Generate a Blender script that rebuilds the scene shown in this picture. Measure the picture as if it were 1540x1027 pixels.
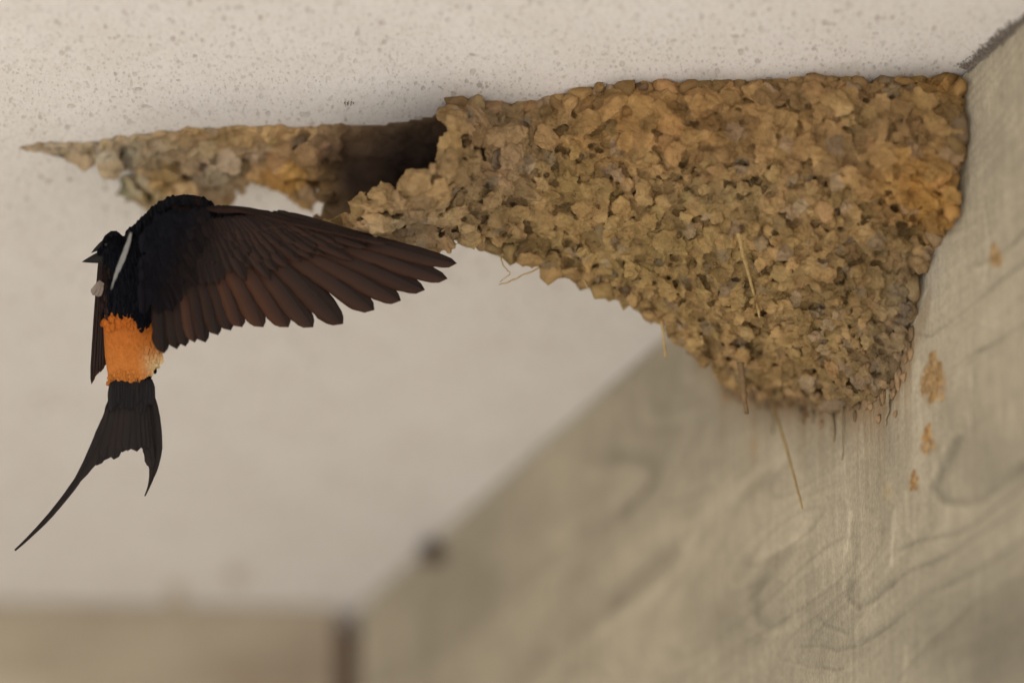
import bpy, math, random
import numpy as np
from mathutils import Vector, Matrix, noise as mnoise
R = math.radians
random.seed(7); rng = np.random.default_rng(7)
sc = bpy.context.scene
for o in list(bpy.data.objects): bpy.data.objects.remove(o)
col = sc.collection

# ------------------------------------------------------------------ camera
TH = R(26.0); CAM = np.array([0.0, 0.0, 1.5]); LENS = 232.0; F = LENS/36.0*1540.0
VW = np.array([0, math.cos(TH), math.sin(TH)]); UP = np.array([0, -math.sin(TH), math.cos(TH)]); RT = np.array([1.0, 0, 0])
cd = bpy.data.cameras.new('camera'); cam = bpy.data.objects.new('camera', cd); col.objects.link(cam)
cam.location = CAM; cam.rotation_euler = (math.pi/2+TH, 0, 0)
cd.lens = LENS; cd.sensor_width = 36; cd.clip_start = 0.05; cd.clip_end = 2000
cd.dof.use_dof = True; cd.dof.focus_distance = 3.985; cd.dof.aperture_fstop = 1.6
sc.camera = cam
# ------------------------------------------------------------------ world and sun
SUN_EL, SUN_AZ = R(33), R(150)      # azimuth clockwise from +Y (behind the camera, to its right)
w = bpy.data.worlds.new('World'); sc.world = w; w.use_nodes = True
nt = w.node_tree; sky = nt.nodes.new('ShaderNodeTexSky'); sky.sky_type = 'NISHITA'; sky.sun_disc = False
sky.sun_elevation = SUN_EL; sky.sun_rotation = SUN_AZ
bg = nt.nodes['Background']; bg.inputs[1].default_value = 0.07; nt.links.new(sky.outputs[0], bg.inputs[0])
sl = bpy.data.lights.new('sun', 'SUN'); sl.energy = 4.6; sl.angle = R(0.5); sl.color = (1, .97, .92)
so = bpy.data.objects.new('sun', sl); col.objects.link(so)
sdir = Vector((math.sin(SUN_AZ)*math.cos(SUN_EL), math.cos(SUN_AZ)*math.cos(SUN_EL), math.sin(SUN_EL)))
so.rotation_euler = sdir.to_track_quat('Z', 'Y').to_euler(); so.location = (3, -6, 6)
sc.view_settings.view_transform = 'Standard'; sc.view_settings.look = 'None'
sc.view_settings.exposure = 1.93; sc.view_settings.gamma = 1
sc.cycles.max_bounces = 8; sc.cycles.diffuse_bounces = 6

# ------------------------------------------------------------------ helpers
def P(px, py, d):
    px = np.asarray(px, float); py = np.asarray(py, float); d = np.asarray(d, float)
    a = (px-770)/F; b = (513.5-py)/F
    return CAM + d[..., None]*(VW + a[..., None]*RT + b[..., None]*UP)
def proj(p):
    q = p-CAM; d = q@VW
    return 770+F*(q@RT)/d, 513.5-F*(q@UP)/d, d
ZC = 3.385
def dceil(px, py):
    b = (513.5-np.asarray(py, float))/F
    return (ZC-CAM[2])/(VW[2]+b*UP[2])
def ceilpt(px, py): return P(px, py, dceil(px, py))
WA = ceilpt(1540., 30.); WB = ceilpt(540., 910.)
wdir = (WA-WB); wdir[2] = 0; wdir /= np.linalg.norm(wdir)
wn = np.array([-wdir[1], wdir[0], 0]);                      # horizontal normal
if wn@(CAM-WB) < 0: wn = -wn
def dwall(px, py):
    px = np.asarray(px, float); py = np.asarray(py, float)
    a = (px-770)/F; b = (513.5-py)/F
    r = VW + a[..., None]*RT + b[..., None]*UP
    den = r@wn
    return np.where(np.abs(den) > 1e-6, ((WB-CAM)@wn)/den, 99)
def dsurf(px, py):
    dw = dwall(px, py); dc = dceil(px, py)
    return np.where((dw > 0), np.minimum(dw, dc), dc)

def tag(o, label=None, cat=None, group=None, kind=None):
    if label: o['label'] = label
    if cat: o['category'] = cat
    if group: o['group'] = group
    if kind: o['kind'] = kind
    return o
def empty(name, loc):
    o = bpy.data.objects.new(name, None); col.objects.link(o); o.location = Vector(loc); o.empty_display_size = .02
    return o
def link_mesh(name, V, Fc, mat, parent=None, smooth=True, cols=None, uvs=None):
    """V (n,3) world coords; Fc list or (m,k) array; cols per-vertex rgb; uvs per-vertex uv"""
    V = np.asarray(V, np.float32)
    if parent is not None: V = V-np.array(parent.location, np.float32)
    me = bpy.data.meshes.new(name)
    if isinstance(Fc, np.ndarray):
        m, k = Fc.shape
        me.vertices.add(len(V)); me.vertices.foreach_set('co', V.ravel())
        me.loops.add(m*k); me.loops.foreach_set('vertex_index', Fc.astype(np.int32).ravel())
        me.polygons.add(m); me.polygons.foreach_set('loop_start', np.arange(0, m*k, k, dtype=np.int32))
        me.polygons.foreach_set('loop_total', np.full(m, k, np.int32))
        me.update(calc_edges=True); me.validate()
    else:
        me.from_pydata([tuple(v) for v in V], [], [tuple(int(i) for i in f) for f in Fc])
    if smooth: me.polygons.foreach_set('use_smooth', [True]*len(me.polygons))
    if cols is not None:
        ca = me.color_attributes.new('Tint', 'FLOAT_COLOR', 'POINT')
        c4 = np.ones((len(V), 4), np.float32); c4[:, :3] = cols; ca.data.foreach_set('color', c4.ravel())
    if uvs is not None:
        uv = me.uv_layers.new(name='UVMap'); li = np.zeros(len(me.loops), np.int32)
        me.loops.foreach_get('vertex_index', li); uv.data.foreach_set('uv', np.asarray(uvs, np.float32)[li].ravel())
    me.materials.append(mat)
    o = bpy.data.objects.new(name, me); col.objects.link(o)
    if parent is not None: o.parent = parent
    return o

# ------------------------------------------------------------------ materials
class NT:
    def __init__(s, name):
        s.m = bpy.data.materials.new(name); s.m.use_nodes = True; s.t = s.m.node_tree
        s.b = s.t.nodes['Principled BSDF']; s.b.inputs['Specular IOR Level'].default_value = .25
    def n(s, typ, **kw):
        nd = s.t.nodes.new(typ)
        for k, v in kw.items():
            if k.startswith('_'): setattr(nd, k[1:], v)
        return nd
    def l(s, a, b): s.t.links.new(a, b)
    def coord(s, scale=(1, 1, 1), rot=(0, 0, 0), kind='Object'):
        c = s.n('ShaderNodeTexCoord'); mp = s.n('ShaderNodeMapping'); mp.inputs['Scale'].default_value = scale; mp.inputs['Rotation'].default_value = rot
        s.l(c.outputs[kind], mp.inputs[0]); return mp.outputs[0]
    def noise(s, vec, scale, detail=4, rough=.55, dist=0):
        nd = s.n('ShaderNodeTexNoise'); s.l(vec, nd.inputs['Vector'])
        nd.inputs['Scale'].default_value = scale; nd.inputs['Detail'].default_value = detail
        nd.inputs['Roughness'].default_value = rough; nd.inputs['Distortion'].default_value = dist
        return nd.outputs['Fac']
    def vor(s, vec, scale, feature='F1', out='Distance', rand=1):
        nd = s.n('ShaderNodeTexVoronoi'); nd.feature = feature; s.l(vec, nd.inputs['Vector']); nd.inputs['Scale'].default_value = scale
        nd.inputs['Randomness'].default_value = rand
        return nd.outputs[out]
    def ramp(s, fac, stops, interp='LINEAR'):
        r = s.n('ShaderNodeValToRGB'); r.color_ramp.interpolation = interp
        el = r.color_ramp.elements
        while len(el) < len(stops): el.new(.5)
        for e, (p, c) in zip(el, stops):
            e.position = p; e.color = (c, c, c, 1) if isinstance(c, (int, float)) else (*c, 1)
        s.l(fac, r.inputs[0]); return r.outputs[0]
    def mix(s, fac, a, b, mode='MIX'):
        m = s.n('ShaderNodeMix'); m.data_type = 'RGBA'; m.blend_type = mode
        for sock, v in ((m.inputs[0], fac), (m.inputs[6], a), (m.inputs[7], b)):
            if isinstance(v, (int, float)): sock.default_value = v if sock.type == 'VALUE' else (v, v, v, 1)
            elif isinstance(v, tuple): sock.default_value = (*v, 1)
            else: s.l(v, sock)
        return m.outputs[2]
    def math(s, op, a, b=0.0, c=None):
        m = s.n('ShaderNodeMath'); m.operation = op
        for i, v in enumerate((a, b) if c is None else (a, b, c)):
            if isinstance(v, (int, float)): m.inputs[i].default_value = v
            else: s.l(v, m.inputs[i])
        return m.outputs[0]
    def sep(s, vec):
        x = s.n('ShaderNodeSeparateXYZ'); s.l(vec, x.inputs[0]); return x.outputs
    def bump(s, h, strength, dist, prev=None):
        b = s.n('ShaderNodeBump'); b.inputs['Strength'].default_value = strength; b.inputs['Distance'].default_value = dist
        s.l(h, b.inputs['Height'])
        if prev is not None: s.l(prev, b.inputs['Normal'])
        return b.outputs[0]
    def out(s, color=None, normal=None, rough=.9):
        if color is not None:
            if isinstance(color, tuple): s.b.inputs['Base Color'].default_value = (*color, 1)
            else: s.l(color, s.b.inputs['Base Color'])
        if normal is not None: s.l(normal, s.b.inputs['Normal'])
        s.b.inputs['Roughness'].default_value = rough
        return s.m

def mat_ceiling():
    m = NT('painted concrete'); v = m.coord()
    big = m.noise(v, 3.0, 5, .6); mid = m.noise(v, 18, 4)
    base = m.mix(m.ramp(big, [(.3, 0), (.7, 1)]), (.715, .69, .675), (.67, .645, .63))
    base = m.mix(m.ramp(mid, [(.35, 0), (.75, .5)]), base, (.62, .585, .55))
    # pits and specks of several sizes, clustered
    vd = m.mix(.010, v, m.n('ShaderNodeTexNoise').outputs['Color'])
    clus = m.ramp(m.noise(v, 9, 3), [(.36, 0), (.62, 1)])
    v2 = m.coord(scale=(1, .42, 1), rot=(0, 0, .30))
    def specks(vec, sc_, lo, hi, keep):
        nd = m.n('ShaderNodeTexVoronoi'); m.l(vec, nd.inputs['Vector']); nd.inputs['Scale'].default_value = sc_
        cr = m.sep(nd.outputs['Color'])[0]; cr2 = m.sep(nd.outputs['Color'])[1]
        rad = m.math('MULTIPLY_ADD', cr2, .11, lo)
        d = m.math('SUBTRACT', rad, nd.outputs['Distance'])
        d = m.math('ADD', d, m.math('MULTIPLY', m.math('SUBTRACT', m.noise(vec, sc_*3, 3, .7), .5), .34))
        s_ = m.ramp(d, [(0.0, 0), (.06, 1)])
        return m.math('MULTIPLY', s_, m.math('GREATER_THAN', cr, keep))
    a = specks(v2, 135, .15, .2, .30); b = specks(v2, 260, .18, .2, .25); c = specks(v, 50, .07, .1, .62)
    d2 = specks(v2, 480, .20, .2, .3)
    sp = m.math('MAXIMUM', m.math('MULTIPLY', m.math('MAXIMUM', a, m.math('MULTIPLY', b, .75)), m.math('MULTIPLY_ADD', clus, .7, .3)), m.math('MAXIMUM', m.math('MULTIPLY', c, .8), m.math('MULTIPLY', d2, .5)))
    pc = m.mix(m.noise(v, 60, 2), (.20, .17, .16), (.36, .28, .22))
    base = m.mix(m.ramp(m.noise(v2, 420, 4, .7), [(.48, 0), (.70, .45)]), base, (.47, .43, .39))
    base = m.mix(m.ramp(m.noise(v2, 150, 4, .6), [(.50, 0), (.75, .35)]), base, (.51, .465, .43))
    colr = m.mix(m.math('MULTIPLY', sp, m.ramp(m.noise(v, 90, 2), [(.3, .25), (.7, .8)])), base, pc)
    # faint yellow damp marks
    nb = m.bump(m.noise(v2, 300, 3, .6), .25, .0008)
    nb = m.bump(m.math('SUBTRACT', 1, sp), .6, .0012, nb)
    return m.out(colr, nb, .85)

def mat_wall():
    m = NT('board marked concrete')
    v = m.coord(); at = m.n('ShaderNodeAttribute'); at.attribute_name = 'Tint'; c = at.outputs['Color']
    st = m.noise(m.coord(scale=(90, 90, 3.0)), 4.5, 5, .7); st2 = m.noise(m.coord(scale=(30, 30, 2.0)), 3, 4, .6)
    cl = m.noise(v, 30, 5, .65); fine = m.noise(m.coord(scale=(1.6, 1, .8)), 330, 4, .7)
    hz = m.noise(m.coord(scale=(2.2, 2, 26)), 4, 4, .6)
    def mul(c, f, lo, hi, a, b): return m.mix(1.0, c, m.ramp(f, [(lo, a), (hi, b)]), 'MULTIPLY')
    c = mul(c, st, .32, .72, 1.12, .84); c = mul(c, st2, .3, .72, 1.05, .93); c = mul(c, cl, .3, .75, 1.1, .88)
    c = mul(c, fine, .32, .70, 1.18, .78); c = mul(c, m.noise(m.coord(scale=(3, 3, 1)), 60, 5, .7), .35, .72, 1.08, .88)
    nd = m.n('ShaderNodeTexVoronoi'); m.l(m.coord(scale=(9, 9, 1.8)), nd.inputs[0]); nd.inputs['Scale'].default_value = 34
    tk = m.math('MULTIPLY', m.ramp(nd.outputs['Distance'], [(.07, 1), (.13, 0)]), m.math('GREATER_THAN', m.sep(nd.outputs['Color'])[0], .62))
    c = m.mix(m.math('MULTIPLY', tk, .6), c, (.16, .13, .10))
    nb = m.bump(st, .18, .0010); nb = m.bump(fine, .45, .0008, nb)
    return m.out(c, nb, .85)

def mat_farwall():
    m = NT('stained far wall'); v = m.coord(scale=(1, 1, 8)); s1 = m.noise(v, 2.9, 3)
    c = m.mix(m.ramp(s1, [(.35, 0), (.65, 1)]), (.25, .205, .145), (.45, .39, .30))
    c = m.mix(m.ramp(m.noise(m.coord(), 7, 3), [(.4, 0), (.7, .6)]), c, (.24, .18, .13))
    return m.out(c, m.bump(m.noise(m.coord(), 120, 3), .3, .002), .9)

def mat_mud(name='mud', spec=.15):
    m = NT(name); v = m.coord()
    at = m.n('ShaderNodeAttribute'); at.attribute_name = 'Tint'
    f1 = m.noise(v, 260, 5, .7); f2 = m.noise(v, 900, 3, .7); f0 = m.noise(v, 70, 3)
    T_ = at.outputs['Color']; lt = m.mix(1.0, T_, (1.25, 1.42, 1.75), 'MULTIPLY'); dk = m.mix(1.0, T_, (.36, .33, .30), 'MULTIPLY'); md = m.mix(1.0, T_, (.55, .50, .45), 'MULTIPLY')
    c = m.mix(m.ramp(f1, [(.38, .0), (.75, .5)]), T_, lt)
    c = m.mix(m.ramp(f2, [(.54, 0), (.72, .5)]), c, dk)
    c = m.mix(m.ramp(m.noise(v, 130, 3, .6), [(.50, 0), (.66, .55)]), c, md)
    c = m.mix(m.ramp(f0, [(.40, .35), (.60, 0)]), c, md)
    nb = m.bump(f1, .9, .0016); nb = m.bump(f2, .8, .0006, nb)
    m.b.inputs['Specular IOR Level'].default_value = spec
    return m.out(c, nb, .9)

def mat_feather(name, c0, c1, edge, transl=.0, rough=.55):
    """c0 base, c1 variation, edge = colour of the trailing vane"""
    m = NT(name); uv = m.coord(kind='UV'); X = m.sep(uv)
    at = m.n('ShaderNodeAttribute'); at.attribute_name = 'Tint'
    wv = m.coord(scale=(1, 1, 1), kind='UV')
    d = m.math('ABSOLUTE', m.math('SUBTRACT', X[0], .42))
    ph = m.math('MULTIPLY', m.math('SUBTRACT', X[1], m.math('MULTIPLY', d, .22)), 520)
    barb = m.math('SINE', ph)
    big = m.noise(m.coord(scale=(3, 22, 1), kind='UV'), 3, 3)
    c = m.mix(m.ramp(big, [(.35, 0), (.7, 1)]), c0, c1)
    c = m.mix(m.ramp(X[0], [(.42, 0), (.50, .15), (1, .9)]), c, edge)
    rach = m.ramp(d, [(.0, 1), (.035, 0)])
    c = m.mix(m.math('MULTIPLY', rach, .6), c, (.02, .012, .01))
    c = m.mix(1.0, c, at.outputs['Color'], 'MULTIPLY')
    nb = m.bump(barb, .35, .0003); nb = m.bump(rach, .5, .0004, nb)
    mm = m.out(c, nb, rough)
    m.b.inputs['Specular IOR Level'].default_value = .2
    if transl > 0:
        tr = m.n('ShaderNodeBsdfTranslucent'); mx = m.n('ShaderNodeMixShader'); mx.inputs[0].default_value = transl
        m.l(c, tr.inputs[0]); om = [x for x in m.t.nodes if x.type == 'OUTPUT_MATERIAL'][0]
        m.l(m.b.outputs[0], mx.inputs[1]); m.l(tr.outputs[0], mx.inputs[2]); m.l(mx.outputs[0], om.inputs[0])
    return mm
def mat_plumage():
    m = NT('body plumage'); at = m.n('ShaderNodeAttribute'); at.attribute_name = 'Tint'; v = m.coord(scale=(1, 1, .35))
    f = m.noise(v, 700, 3, .65)
    c = m.mix(m.ramp(f, [(.35, .0), (.7, .30)]), at.outputs['Color'], (.0, .0, .0)); c = m.mix(m.ramp(m.noise(m.coord(scale=(1, 1, .4)), 330, 3), [(.45, 0), (.75, .35)]), c, m.mix(1.0, c, (1.3, 1.35, 1.35), 'MULTIPLY'))
    m.b.inputs['Specular IOR Level'].default_value = .08
    return m.out(c, m.bump(f, .5, .0006), .75)
def mat_plain(name, c, c2, scale=60, rough=.85, bd=.0008):
    m = NT(name); v = m.coord(); f = m.noise(v, scale, 4, .65)
    return m.out(m.mix(m.ramp(f, [(.35, 0), (.68, 1)]), c, c2), m.bump(f, .5, bd), rough)

M_ceil = mat_ceiling(); M_wall = mat_wall(); M_far = mat_farwall(); M_mud = mat_mud()
M_straw = mat_plain('dry straw', (.42, .30, .13), (.26, .17, .07), 300, .6, .0003)
M_drystem = mat_plain('brown stem', (.20, .13, .06), (.12, .075, .04), 300, .7, .0003)
M_ground = mat_plain('sunlit paving', (.41, .385, .345), (.35, .33, .30), 3, .9, .004)
M_brown = mat_plain('rusty brown recess', (.30, .205, .16), (.24, .155, .12), 25)
M_grit = mat_plain('grey mortar grit', (.26, .22, .18), (.12, .10, .085), 420, .95, .001)
M_wing = mat_feather('wing feather', (.019, .0082, .0058), (.012, .0060, .0050), (.052, .022, .012), .14)
M_tail = mat_feather('tail feather', (.0075, .005, .0055), (.011, .007, .0065), (.014, .008, .0075), .04)
M_white = mat_feather('white feather', (1, 1, 1), (.8, .8, .8), (.9, .9, .9), .1)
M_plum = mat_plumage()
M_beak = mat_plain('black beak', (.006, .005, .005), (.008, .007, .006), 500, .75, .0002)
M_eye = mat_plain('dark eye', (.006, .005, .005), (.008, .006, .006), 50, .12, .0)

# ------------------------------------------------------------------ setting
def box_verts(x0, x1, y0, y1, z0, z1):
    V = np.array([(x, y, z) for x in (x0, x1) for y in (y0, y1) for z in (z0, z1)], float)
    Fc = [(0, 1, 3, 2), (4, 6, 7, 5), (0, 4, 5, 1), (2, 3, 7, 6), (0, 2, 6, 4), (1, 5, 7, 3)]
    return V, Fc
g = link_mesh('ground', [(-60, -60, 0), (60, -60, 0), (60, 60, 0), (-60, 60, 0)], [(0, 1, 2, 3)], M_ground, smooth=False)
tag(g, kind='structure')
ce = empty('ceiling_slab', (0, 3, ZC)); tag(ce, 'pale speckled painted concrete ceiling above the mud nest', 'ceiling')
V, Fc = box_verts(-2.1, 4.0, .7, 7.5, ZC, ZC+.25)
link_mesh('soffit', V, Fc, M_ceil, ce, smooth=False)

def oriented_box(name, origin, xdir, ndir, L, T, z0, z1, mat, label, cat, x0=0.0):
    """wall with local x along xdir, local y away from the room (-ndir); face at y=0"""
    V, Fc = box_verts(x0, L, 0, T, z0-origin[2], z1-origin[2])
    me = bpy.data.meshes.new(name); me.from_pydata([tuple(v) for v in V], [], Fc); me.materials.append(mat)
    o = bpy.data.objects.new(name, me); col.objects.link(o)
    y = -np.asarray(ndir); z = np.array([0, 0, 1.0]); x = np.asarray(xdir)
    if np.dot(np.cross(x, y), z) < 0: # keep right-handed
        x = -x; me.transform(Matrix.Scale(-1, 4, (1, 0, 0))); me.flip_normals()
    Mx = Matrix(((x[0], y[0], 0, origin[0]), (x[1], y[1], 0, origin[1]), (0, 0, 1, origin[2]), (0, 0, 0, 1)))
    o.matrix_world = Mx
    if label: tag(o, label, cat)
    return o
WLEN = float(np.linalg.norm((WA-WB)[:2]))
WBb = WB-wn*.003
ow = oriented_box('concrete_wall', (*WBb[:2], ZC), wdir, wn, WLEN+.12, .3, 0, ZC-.0015, M_wall,
    'grey board marked concrete wall on the right carrying the mud nest', 'wall')
def plain_tint(o, c):
    ca = o.data.color_attributes.new('Tint', 'FLOAT_COLOR', 'POINT'); ca.data.foreach_set('color', np.tile(np.array([*c, 1], np.float32), len(o.data.vertices)))
WBASE = (.40, .35, .262)
plain_tint(ow, WBASE)
def vnoise(x, y, seed, oct=3):
    # smooth value noise on a hashed lattice, vectorised
    out = np.zeros(np.shape(x)); amp = 1.0; tot = 0
    for o_ in range(oct):
        g_ = np.random.default_rng(int(seed*17+o_)).random((64, 64)); xi = np.floor(x).astype(int); yi = np.floor(y).astype(int)
        fx_ = x-xi; fy_ = y-yi; fx_ = fx_*fx_*(3-2*fx_); fy_ = fy_*fy_*(3-2*fy_)
        a = g_[xi % 64, yi % 64]; b = g_[(xi+1) % 64, yi % 64]; c_ = g_[xi % 64, (yi+1) % 64]; d_ = g_[(xi+1) % 64, (yi+1) % 64]
        out = out+amp*((a*(1-fx_)+b*fx_)*(1-fy_)+(c_*(1-fx_)+d_*fx_)*fy_); tot += amp; amp *= .5; x = x*2.03+11.3; y = y*2.03+5.7
    return out/tot
def pl_dist(X, Y, pts):
    best = np.full(X.shape, 1e9); side = np.zeros(X.shape)
    for (x1, y1), (x2, y2) in zip(pts[:-1], pts[1:]):
        dx, dy = x2-x1, y2-y1; t = np.clip(((X-x1)*dx+(Y-y1)*dy)/(dx*dx+dy*dy), 0, 1)
        ex, ey = X-(x1+t*dx), Y-(y1+t*dy); q = np.hypot(ex, ey); m_ = q < best; best[m_] = q[m_]; side[m_] = (dx*ey-dy*ex)[m_]
    return best, np.sign(side)
GR_S, GR_Z = 760, 420
ss, zz = np.meshgrid(np.linspace(0, WLEN+.115, GR_S), np.linspace(-.0015, -.62, GR_Z))
Wp = np.array([WB[0], WB[1], ZC])+ss[..., None]*wdir+zz[..., None]*np.array([0, 0, 1.0])
PX, PY, _d = proj(Wp)
T = np.repeat(np.array(WBASE)[None], PX.size, 0).reshape(*PX.shape, 3)
big = vnoise(ss*9, zz*13, 1, 4); T *= (1+.42*(big-.5))[..., None]
relief = np.zeros(PX.shape)
# wood grain printed by the formwork: contour lines of a field stretched along the wall
gf = vnoise(ss*2.6, zz*11, 4, 3)*16+vnoise(ss*1.2+.8, zz*5, 8, 2)*10; fr = gf-np.floor(gf)
gl = np.exp(-((fr-.5)/.10)**2)*np.clip(vnoise(ss*6, zz*9, 12, 2)*2.4-.75, 0, 1)
T *= (1-.20*gl)[..., None]; T *= (1-.10*fr)[..., None]; relief -= gl*.0004
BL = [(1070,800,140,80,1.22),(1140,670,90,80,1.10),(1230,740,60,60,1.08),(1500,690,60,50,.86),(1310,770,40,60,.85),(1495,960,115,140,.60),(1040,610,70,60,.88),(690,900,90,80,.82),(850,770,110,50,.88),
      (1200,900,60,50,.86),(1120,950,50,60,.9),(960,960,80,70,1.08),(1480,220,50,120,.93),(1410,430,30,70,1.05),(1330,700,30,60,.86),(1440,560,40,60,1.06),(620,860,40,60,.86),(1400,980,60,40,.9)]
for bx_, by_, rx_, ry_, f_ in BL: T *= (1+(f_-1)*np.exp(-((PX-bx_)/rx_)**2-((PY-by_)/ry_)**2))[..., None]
LN = [([(1442,659),(1420,697),(1406,730),(1416,749),(1439,756),(1477,749),(1505,728),(1560,690)],7,.60),([(1354,825),(1382,811),(1439,801),(1472,782),(1505,754),(1560,712)],3.5,.68),
 ([(1340,882),(1364,858),(1401,844),(1439,825),(1487,792),(1560,745)],3,.66),([(1203,971),(1231,969),(1260,978),(1297,967),(1345,934),(1392,896),(1449,867),(1560,800)],3,.62),
 ([(1174,990),(1222,1002),(1269,1005)],3,.7),([(1279,872),(1276,896),(1293,912),(1316,900),(1345,872)],5,.72),([(1193,825),(1160,848),(1137,882),(1139,919),(1151,934),(1180,925)],11,.74),
 ([(1231,929),(1250,943),(1274,952)],4,.75),([(895,695),(945,685),(985,695),(990,720),(960,750),(920,780),(870,805)],12,.70),([(770,1030),(850,960),(940,895),(1010,830)],15,.78),([(560,1040),(660,980),(760,900),(850,820)],12,.85),
 ([(1379,505),(1400,503),(1431,484),(1459,463),(1482,440),(1505,421),(1560,380)],2.6,.52),([(1470,398),(1505,379),(1560,330)],5,.66),([(1468,529),(1505,510),(1560,475)],1.8,.6),([(1431,552),(1470,530),(1520,500)],1.5,.68),
 ([(1464,560),(1461,600),(1463,650)],2,.68),([(1440,480),(1490,500)],1.5,.75),([(1480,300),(1490,360),(1484,420)],2.5,.75),([(1180,700),(1120,740),(1060,800)],9,.90),([(1540,860),(1470,900),(1400,960),(1350,1020)],3,.75)]
for pts_, w_, f_ in LN:
    q, sd = pl_dist(PX+3*(vnoise(ss*60, zz*60, 21, 2)-.5), PY+5*(vnoise(ss*70, zz*70, 22, 2)-.5), pts_)
    lw = .45+.75*vnoise(PX/38., PY/38., 51, 2); a = np.exp(-(q/(w_*lw*1.25))**2)*np.clip(vnoise(PX/60.+3, PY/60., 52, 2)*2.2-.35, .12, 1); a = a+.30*np.exp(-(q/(w_*3))**2); T *= (1+(f_-1)*a*.66)[..., None]
    hl = np.exp(-((q-w_*1.6)/(w_*.7))**2)*(sd > 0); T *= (1+.16*hl)[..., None]; relief -= a*.0006
# pale scratches
for pts_, w_ in [([(1362,740),(1366,800)],3),([(1345,770),(1340,850)],2.5),([(1362,970),(1359,1027)],2.2),([(1427,990),(1434,1027)],2.5),([(1280,770),(1272,830)],3),([(1470,860),(1466,905)],1.6),([(1520,600),(1516,660)],1.5)]:
    q, sd = pl_dist(PX, PY, pts_); T *= (1+.35*np.exp(-(q/w_)**2))[..., None]
def stain(a, c):
    global T
    a = np.clip(a, 0, 1)[..., None]; T = T*(1-a)+np.array(c)*a
# run-off below the nest: each column runs down its own distance
cn = vnoise(PX/5.0, PX*0+3.3, 31, 3); cn2 = vnoise(PX/17.0, PX*0+9.3, 33, 2)
bot = np.interp(PX, [990, 1040, 1090, 1160, 1240, 1330, 1360, 1440], [480, 530, 580, 605, 620, 615, 560, 350])
run = np.clip((cn-.22)*300*cn2, 5, 130); env = np.exp(-np.clip(PY-bot, 0, 999)/run)*((PX > 1080) & (PX < 1375))
stain(env*.9*(PY > bot-30), (.25, .17, .095)); stain(.55*np.exp(-np.clip(PY-bot, 0, 999)/16)*(PY > bot-30)*((PX > 1040) & (PX < 1400)), (.27, .19, .11))
stain(.5*np.exp(-((PX-1337)/8)**2-((PY-660)/45)**2), (.24, .20, .15)); stain(.45*np.exp(-((PX-1134)/6)**2-((PY-672)/14)**2), (.42, .29, .14)); stain(.4*np.exp(-((PX-1335)/7)**2-((PY-738)/14)**2), (.42, .30, .14))
stain(.35*np.exp(-((PX-1400)/22)**2-((PY-400)/60)**2), (.42, .39, .34))
for mx_, my_, rx_, ry_ in [(1404,566,22,36),(1395,660,11,20),(1375,722,8,14),(1496,382,12,18)]:
    yy_ = (PY-my_)/ry_; wd_ = np.clip(.30+.65*(yy_+1)/1.4, .15, 1); xx_ = (PX-mx_)/(rx_*wd_)
    n_ = vnoise(PX/7., PY/13., 41, 3); a = np.clip(1.25-np.sqrt(xx_**2+np.clip(np.abs(yy_), 0, 9)**2.4)-(.9*(n_-.5)), 0, 1); nn2 = vnoise(PX/3.5, PY/6., 43, 3); a = np.clip(a*1.7, 0, .85); stain(a*(nn2 > .5), (.26, .155, .07)); stain(a*(nn2 <= .5)*.9, (.46, .28, .11))
Wq = Wp+relief[..., None]*wn
idx = np.arange(GR_S*GR_Z).reshape(GR_Z, GR_S)
Fg = np.stack([idx[:-1, :-1], idx[1:, :-1], idx[1:, 1:], idx[:-1, 1:]], -1).reshape(-1, 4)
def to_parent_local(o, par):
    bpy.context.view_layer.update(); mw = o.matrix_world.copy(); o.parent = par; o.matrix_parent_inverse = par.matrix_world.inverted(); o.matrix_world = mw
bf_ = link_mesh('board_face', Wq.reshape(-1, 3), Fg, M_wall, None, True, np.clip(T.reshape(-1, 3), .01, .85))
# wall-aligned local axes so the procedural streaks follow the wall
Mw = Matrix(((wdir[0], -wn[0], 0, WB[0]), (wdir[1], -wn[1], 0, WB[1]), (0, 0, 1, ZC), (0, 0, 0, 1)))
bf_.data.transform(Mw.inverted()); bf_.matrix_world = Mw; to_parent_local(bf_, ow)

# far wall: its top edge runs nearly level across the bottom of the view
FC = ceilpt(505., 911.); FL = ceilpt(0., 903.)
fdir = FL-FC; fdir[2] = 0; fdir /= np.linalg.norm(fdir)
fn = np.array([-fdir[1], fdir[0], 0]);
if fn@(CAM-FC) < 0: fn = -fn
of = oriented_box('far_wall', (*FC[:2], ZC), fdir, fn, 3.0, .3, 0, ZC-.0015, M_far,
    'blurred brownish far wall along the bottom left, below the ceiling edge', 'wall')
# brown strip set back in the gap between the two walls
gb = FC + np.array([0, .035, 0]); 
oriented_box('corner_strip', (*gb[:2], ZC), -fdir, fn, .06, .05, 0, ZC-.003, M_brown,
    'dark brown vertical strip in the corner between the two walls', 'corner strip', x0=-.02)

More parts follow.
